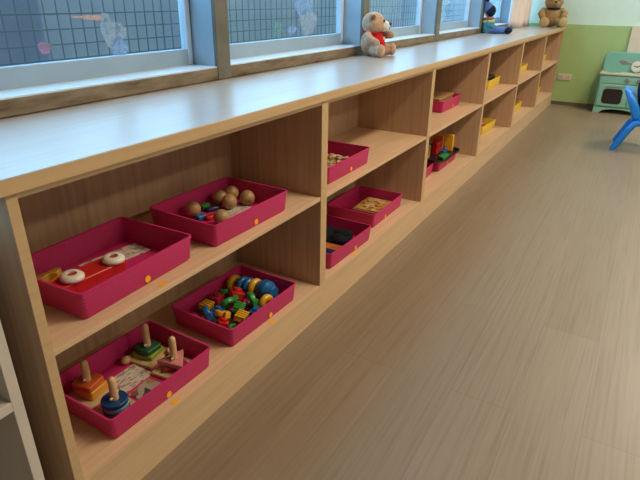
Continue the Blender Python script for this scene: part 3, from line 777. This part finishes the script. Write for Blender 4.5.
bm = B(); ell(bm, (-.048, .056, .234), (.018, .018, .016)); obj('pompom', bm, 'navy_cloth', dl)

# golden bear in the corner
gb = thing('teddy_bear', 'golden brown teddy bear sitting in the far corner at the end of the worktop', 'teddy bear', (5.43, .112, ZT + .0005), -72 * D2R)
gb.scale = (1.1, 1.1, 1.1)
bm = B()
ell(bm, (0, .012, .085), (.078, .066, .085)); ell(bm, (0, .0, .200), (.075, .066, .065)); ell(bm, (0, -.048, .188), (.038, .034, .030))
for s in (-1, 1):
    ell(bm, (s * .060, .004, .252), (.026, .012, .026))
    ell(bm, (s * .062, -.060, .038), (.038, .066, .036), (0, 0, s * .22))
    tube(bm, [(s * .066, .004, .135), (s * .096, -.030, .105), (s * .086, -.062, .085)], [.030, .028, .026]); ell(bm, (s * .085, -.066, .082), (.027, .028, .026))
o = remesh(obj('body', bm, 'plush_gold', gb), .006); fuzz(o, .008, .01)
for s in (-1, 1):
    bm = B(); ell(bm, (s * .076, -.118, .042), (.036, .016, .040), (0, 0, s * .15)); obj('sole', bm, 'plush_sole', gb)
    bm = B(); ell(bm, (s * .028, -.064, .218), (.007, .005, .007)); obj('eye', bm, 'blackglass', gb)
bm = B(); ell(bm, (0, -.080, .198), (.012, .009, .009)); obj('nose', bm, 'blackglass', gb)
bm = B(); revolve(bm, [(.050 + .007 * math.cos(a), .007 * math.sin(a)) for a in [2 * PI * k / 8 for k in range(8)]], (0, .002, .146)); obj('ribbon', bm, 'navy_cloth', gb)

# ------------------------------------------------------------------ curtain at the far end of the windows
bm = B(); n = 60; xs = [4.80 + (5.50 - 4.80) * i / n for i in range(n + 1)]
def cy(i, z):
    t = i / n; return .338 + .026 * math.sin(t * 42) + .012 * math.sin(t * 13 + 1)
rows = []
for z in (0.745, 0.80, 0.9, 1.1, 1.5, 2.2):
    f = (z - .745) / 1.4
    rows.append([bm.verts.new((xs[i] * (1) , cy(i, f), z + (.012 * math.sin(i * .35) if z < .75 else 0))) for i in range(n + 1)])
for A, Bq in zip(rows, rows[1:]):
    for i in range(n): bm.faces.new((A[i], A[i + 1], Bq[i + 1], Bq[i]))
o = obj('curtain', bm, 'curtain', smooth=80); s = o.modifiers.new('solid', 'SOLIDIFY'); s.thickness = .003
tag(o, 'pale pink curtain gathered at the far end of the windows', 'curtain')

# ------------------------------------------------------------------ end wall: socket, board, stove, clock
so = thing('wall_socket', 'cream double wall socket low on the green wall beside the bookcase', 'socket', (XW - .012, -.083, .272))
bm = B(); box(bm, (-.004, 0, 0), (.008, .125, .058)); obj('plate', bm, 'socket', so, bevel=.002)
for y in (-.03, .03):
    bm = B(); box(bm, (-.009, y, 0), (.003, .04, .036)); obj('outlet', bm, 'offwhite', so, bevel=.001)
bm = B(); box(bm, (0, 0, .377), (.018, .62, .752)); o = obj('cream_board', bm, 'cream', bevel=.002); o.location = (XW - .0235, -.885, 0)
tag(o, 'cream board standing against the green wall behind the toy stove', 'board')

st = thing('toy_stove', 'mint green toy stove with a dark oven window against the green wall', 'toy stove', (5.36, -.62, 0))
W2 = .208
bm = B(); bx(bm, 0, .19, -W2, W2, .055, .345)
bx(bm, .0, .19, W2 - .05, W2, 0, .055); bx(bm, 0, .19, -W2, -W2 + .05, 0, .055)
obj('body', bm, 'teal_stove', st, bevel=.006)
bm = B()
prism(bm, [(-W2, .055), (-W2, .0)] + [(-W2 + .05, 0)] + [(-.155 + .155 * (1 - math.cos(a)), .042 * math.sin(a)) for a in [PI / 2 * k / 6 for k in range(1, 7)]][:0] +
      [(x, .045 * math.sqrt(max(0, 1 - (x / .158) ** 2))) for x in [-.158 + .316 * k / 14 for k in range(15)]] + [(W2 - .05, 0), (W2, 0), (W2, .055)], -.004, .0)
o = obj('kick_arch', bm, 'stove_door', st); o.matrix_parent_inverse = Matrix.Identity(4); o.rotation_euler = (H, 0, H); o.location = (-.004, 0, 0)
bm = B(); bx(bm, -.012, .19, -W2 - .008, W2 + .008, .345, .362); obj('stove_top', bm, 'stove_light', st, bevel=.004)
for y in (.10, -.10):
    bm = B(); revolve(bm, ring_prof(.055, .042, .005), (.09, y, .3645)); bu = obj('burner', bm, 'silver', st)
    bm = B(); cyl(bm, (.09, y, .3635), .040, .003); obj('burner_plate', bm, 'stove_door', bu)
bm = B()
pts = [(-W2, .362), (W2, .362)] + [(W2 - .05 + .05 * math.cos(a), .48 + .055 * math.sin(a)) for a in [PI / 2 * k / 6 for k in range(7)]] + [(-W2 + .05 - .05 * math.sin(a), .48 + .055 * math.cos(a)) for a in [PI / 2 * k / 6 for k in range(7)]]
prism(bm, pts, 0, .02); o = obj('backsplash', bm, 'teal_stove', st, bevel=.003); o.rotation_euler = (H, 0, H); o.location = (.175, 0, 0)
bm = B(); ell(bm, (.1735, .045, .455), (.003, .045, .016)); ell(bm, (.1735, .02, .44), (.003, .05, .014)); obj('picture_mark', bm, 'silver', st)
bm = B(); bx(bm, -.006, 0, -.20, .20, .272, .338); obj('control_panel', bm, 'stove_door', st, bevel=.003)
for y in (-.022, -.12):
    bm = B(); cyl(bm, (-.012, y, .308), .020, .016, (0, H, 0)); kn = obj('knob', bm, 'silver', st, bevel=.002)
    bm = B(); box(bm, (-.022, y, .308), (.006, .006, .032)); obj('knob_grip', bm, 'silver', kn, bevel=.001)
d = B(); bx(d, -.010, 0, -.055, .195, .066, .264); dr = obj('oven_door', d, 'stove_door', st, bevel=.006)
d = B(); bx(d, -.010, 0, -.20, -.062, .066, .264); obj('side_door', d, 'stove_door', st, bevel=.006)
d = B(); loft(d, [[(x, p[0] + .073, p[1] + .158) for p in rrect(.165, .135, .03, 0)] for x in (-.0125, -.0095)]); obj('oven_window', d, 'dark_window', dr)
d = B(); tube(d, [(-.010, .01, .246), (-.026, .01, .246), (-.026, .13, .246), (-.010, .13, .246)], .005, 8); obj('door_handle', d, 'silver', dr)

ck = thing('toy_clock', 'round white toy clock leaning on the backsplash of the toy stove', 'clock', (5.514, -.690, .3655))
bm = B(); cyl(bm, (0, 0, .05), .050, .014, (0, H, 0)); obj('clock_case', bm, 'cream', ck, bevel=.003)
bm = B(); cyl(bm, (-.0075, 0, .05), .043, .002, (0, H, 0)); obj('clock_face', bm, 'white', ck)
bm = B(); box(bm, (-.0095, .012, .052), (.002, .036, .006), (.35, 0, 0)); obj('clock_hand', bm, 'black', ck)
bm = B(); box(bm, (-.0095, -.012, .055), (.002, .034, .006), (-.35, 0, 0)); obj('clock_hand', bm, 'black', ck)

# ------------------------------------------------------------------ blue chair, its back towards the bookcase
ch = thing('child_chair', 'small bright blue plastic chair standing on the floor in front of toy stove', 'chair', (4.05, -.9, 0))
bm = B()
sections = []
for z, y, w, t, wing in ((.200, .125, .15, .030, .012), (.25, .138, .158, .048, .022), (.31, .163, .160, .052, .026), (.37, .195, .152, .046, .022), (.405, .217, .135, .034, .016), (.420, .226, .115, .014, .008)):
    fr, bk_ = [], []
    for k in range(13):
        q = -1 + 2 * k / 12
        fr.append((q * w, y - t / 2 - wing * q * q * 1.1 + .0, z)); bk_.append((q * (w + .006), y + t / 2 - wing * q * q * .6, z))
    sections.append(fr + list(reversed(bk_)))
loft(bm, sections); o = obj('backrest', bm, 'chair_blue', ch); s_ = o.modifiers.new('sub', 'SUBSURF'); s_.levels = 1; s_.render_levels = 2
bm = B(); loft(bm, [rrect(.30, .27, .05, .205), rrect(.32, .29, .06, .215), rrect(.32, .29, .06, .228), rrect(.30, .27, .05, .236)]); o = obj('seat', bm, 'chair_blue', ch); o.location = (0, -.02, 0)
for sx in (-1, 1):
    bm = B(); tube(bm, [(sx * .14, .060, .206), (sx * .146, .118, .196), (sx * .150, .150, .150), (sx * .152, .205, .035), (sx * .152, .222, .0)], [.020, .023, .024, .022, .021], 14)
    l = obj('leg', bm, 'chair_blue', ch)
    bm = B(); tube(bm, [(sx * .14, -.10, .206), (sx * .146, -.135, .196), (sx * .150, -.155, .150), (sx * .152, -.19, .0)], [.020, .023, .024, .021], 14); obj('leg', bm, 'chair_blue', ch)
bm = B(); ell(bm, (0, .020, .130), (.135, .050, .125), (-.32, 0, 0)); ell(bm, (0, -.02, .06), (.13, .075, .06)); o = remesh(obj('cushion', bm, 'navy_cloth'), .01, 4)
o.location = (4.05, -.825, .237); tag(o, 'dark navy cushion propped on the seat of the small blue chair', 'cushion')

# ------------------------------------------------------------------ translucent coloured shapes laid on the panes
def pane_shape(name, label, parts, y=.4968):
    t = thing(name, label, 'sticker', (parts[0][1], y, parts[0][2]), 0, 'translucent shapes on the window panes')
    for nm, x, z, pts, mat in parts:
        bm = B(); P = [(q[0] + x - parts[0][1], q[1] + z - parts[0][2]) for q in pts]
        loft(bm, [[(a, yy, b) for a, b in P] for yy in (0, .0006)]); obj(nm, bm, mat, t, smooth=0)
def blob(rx, rz, n=28, a=.15, k=3, ph=0): return [(rx * (1 + a * math.sin(k * q + ph)) * math.cos(q), rz * (1 + a * math.cos(k * q + ph)) * math.sin(q)) for q in [2 * PI * i / n for i in range(n)]]
M['d_grey'] = pane_shape_mat('pane_grey', (0.42, 0.48, 0.52), .38); M['d_blue'] = pane_shape_mat('pane_blue', (0.33, 0.5, 0.72), .36)
M['d_orange'] = pane_shape_mat('pane_orange', (0.75, 0.45, 0.30), .5); M['d_pink'] = pane_shape_mat('pane_pink', (0.55, 0.25, 0.36), .35)
M['d_teal'] = pane_shape_mat('pane_teal', (0.28, 0.42, 0.42), .3); M['d_green'] = pane_shape_mat('pane_green', (0.2, 0.42, 0.33), .25)
pane_shape('window_sticker', 'translucent grey and blue bird shape with an orange beak on the first window', [
    ('body', .640, .880, blob(.030, .036), 'd_grey'), ('wing', .672, .880, blob(.020, .022, ph=1), 'd_grey'), ('tail', .662, .840, blob(.026, .026, ph=2), 'd_blue'), ('head', .628, .917, blob(.013, .012), 'd_grey'),
    ('beak', .575, .916, [(-.06, .006), (.0, -.002), (.04, -.006), (.042, .008), (.0, .008)], 'd_orange')])
pane_shape('window_sticker', 'small translucent pink patch on the first window', [('patch', .440, .854, blob(.018, .014), 'd_pink')])
pane_shape('window_sticker', 'translucent pale pink and blue round shape on the second window', [
    ('body', 1.655, .875, blob(.070, .050), 'd_grey'), ('foot', 1.53, .850, blob(.035, .014), 'd_blue'), ('leaf', 1.43, .855, blob(.03, .03), 'd_green'), ('top', 1.62, .935, blob(.07, .03), 'd_blue')])
pane_shape('window_sticker', 'translucent blue shape with green and red spots on the fourth window', [
    ('body', 3.26, .875, blob(.09, .05), 'd_blue'), ('spot', 3.20, .838, blob(.05, .012), 'd_green'), ('spot', 3.16, .848, blob(.03, .01), 'd_pink')])

# ------------------------------------------------------------------ light
w = bpy.data.worlds.new('sky'); sc.world = w; w.use_nodes = True
bg = w.node_tree.nodes['Background']; bg.inputs['Color'].default_value = (0.43, 0.72, 1.0, 1); bg.inputs['Strength'].default_value = 5.8

def lamp(name, loc, sx, sy, power, col, rot=(0, 0, 0)):
    l = bpy.data.lights.new(name, 'AREA'); l.shape = 'RECTANGLE'; l.size = sx; l.size_y = sy; l.energy = power; l.color = col
    o = bpy.data.objects.new(name, l); COL.objects.link(o); o.location = loc; o.rotation_euler = rot
WARM = (1.0, 0.82, 0.59)
for x, y, p in ((1.6, -1.7, 72), (1.3, -3.6, 40), (3.9, -3.6, 34)):
    lamp('ceiling_lamp', (x, y, ZC - .03), 1.2, .3, p, WARM)
lamp('ceiling_lamp', (4.7, -1.6, ZC - .03), 1.2, .6, 50, (1.0, .90, .78))

# ------------------------------------------------------------------ camera (recovered from the perspective of the bookcase)
yaw, pitch, roll = -1.0458, 1.14182, 0.01343
cam = bpy.data.cameras.new('camera'); co = bpy.data.objects.new('camera', cam); COL.objects.link(co)
Rm = Matrix.Rotation(yaw, 4, 'Z') @ Matrix.Rotation(pitch, 4, 'X') @ Matrix.Rotation(roll, 4, 'Z')
co.matrix_world = Matrix.Translation((-.4007, -.7636, .9764)) @ Rm
cam.sensor_width = 36.0; cam.lens = 533.88 * 36 / 640; cam.clip_start = .02
sc.camera = co
vs = sc.view_settings
vs.view_transform = 'Standard'; vs.look = 'None'; vs.gamma = 1.0; vs.exposure = 0.0; vs.use_curve_mapping = False
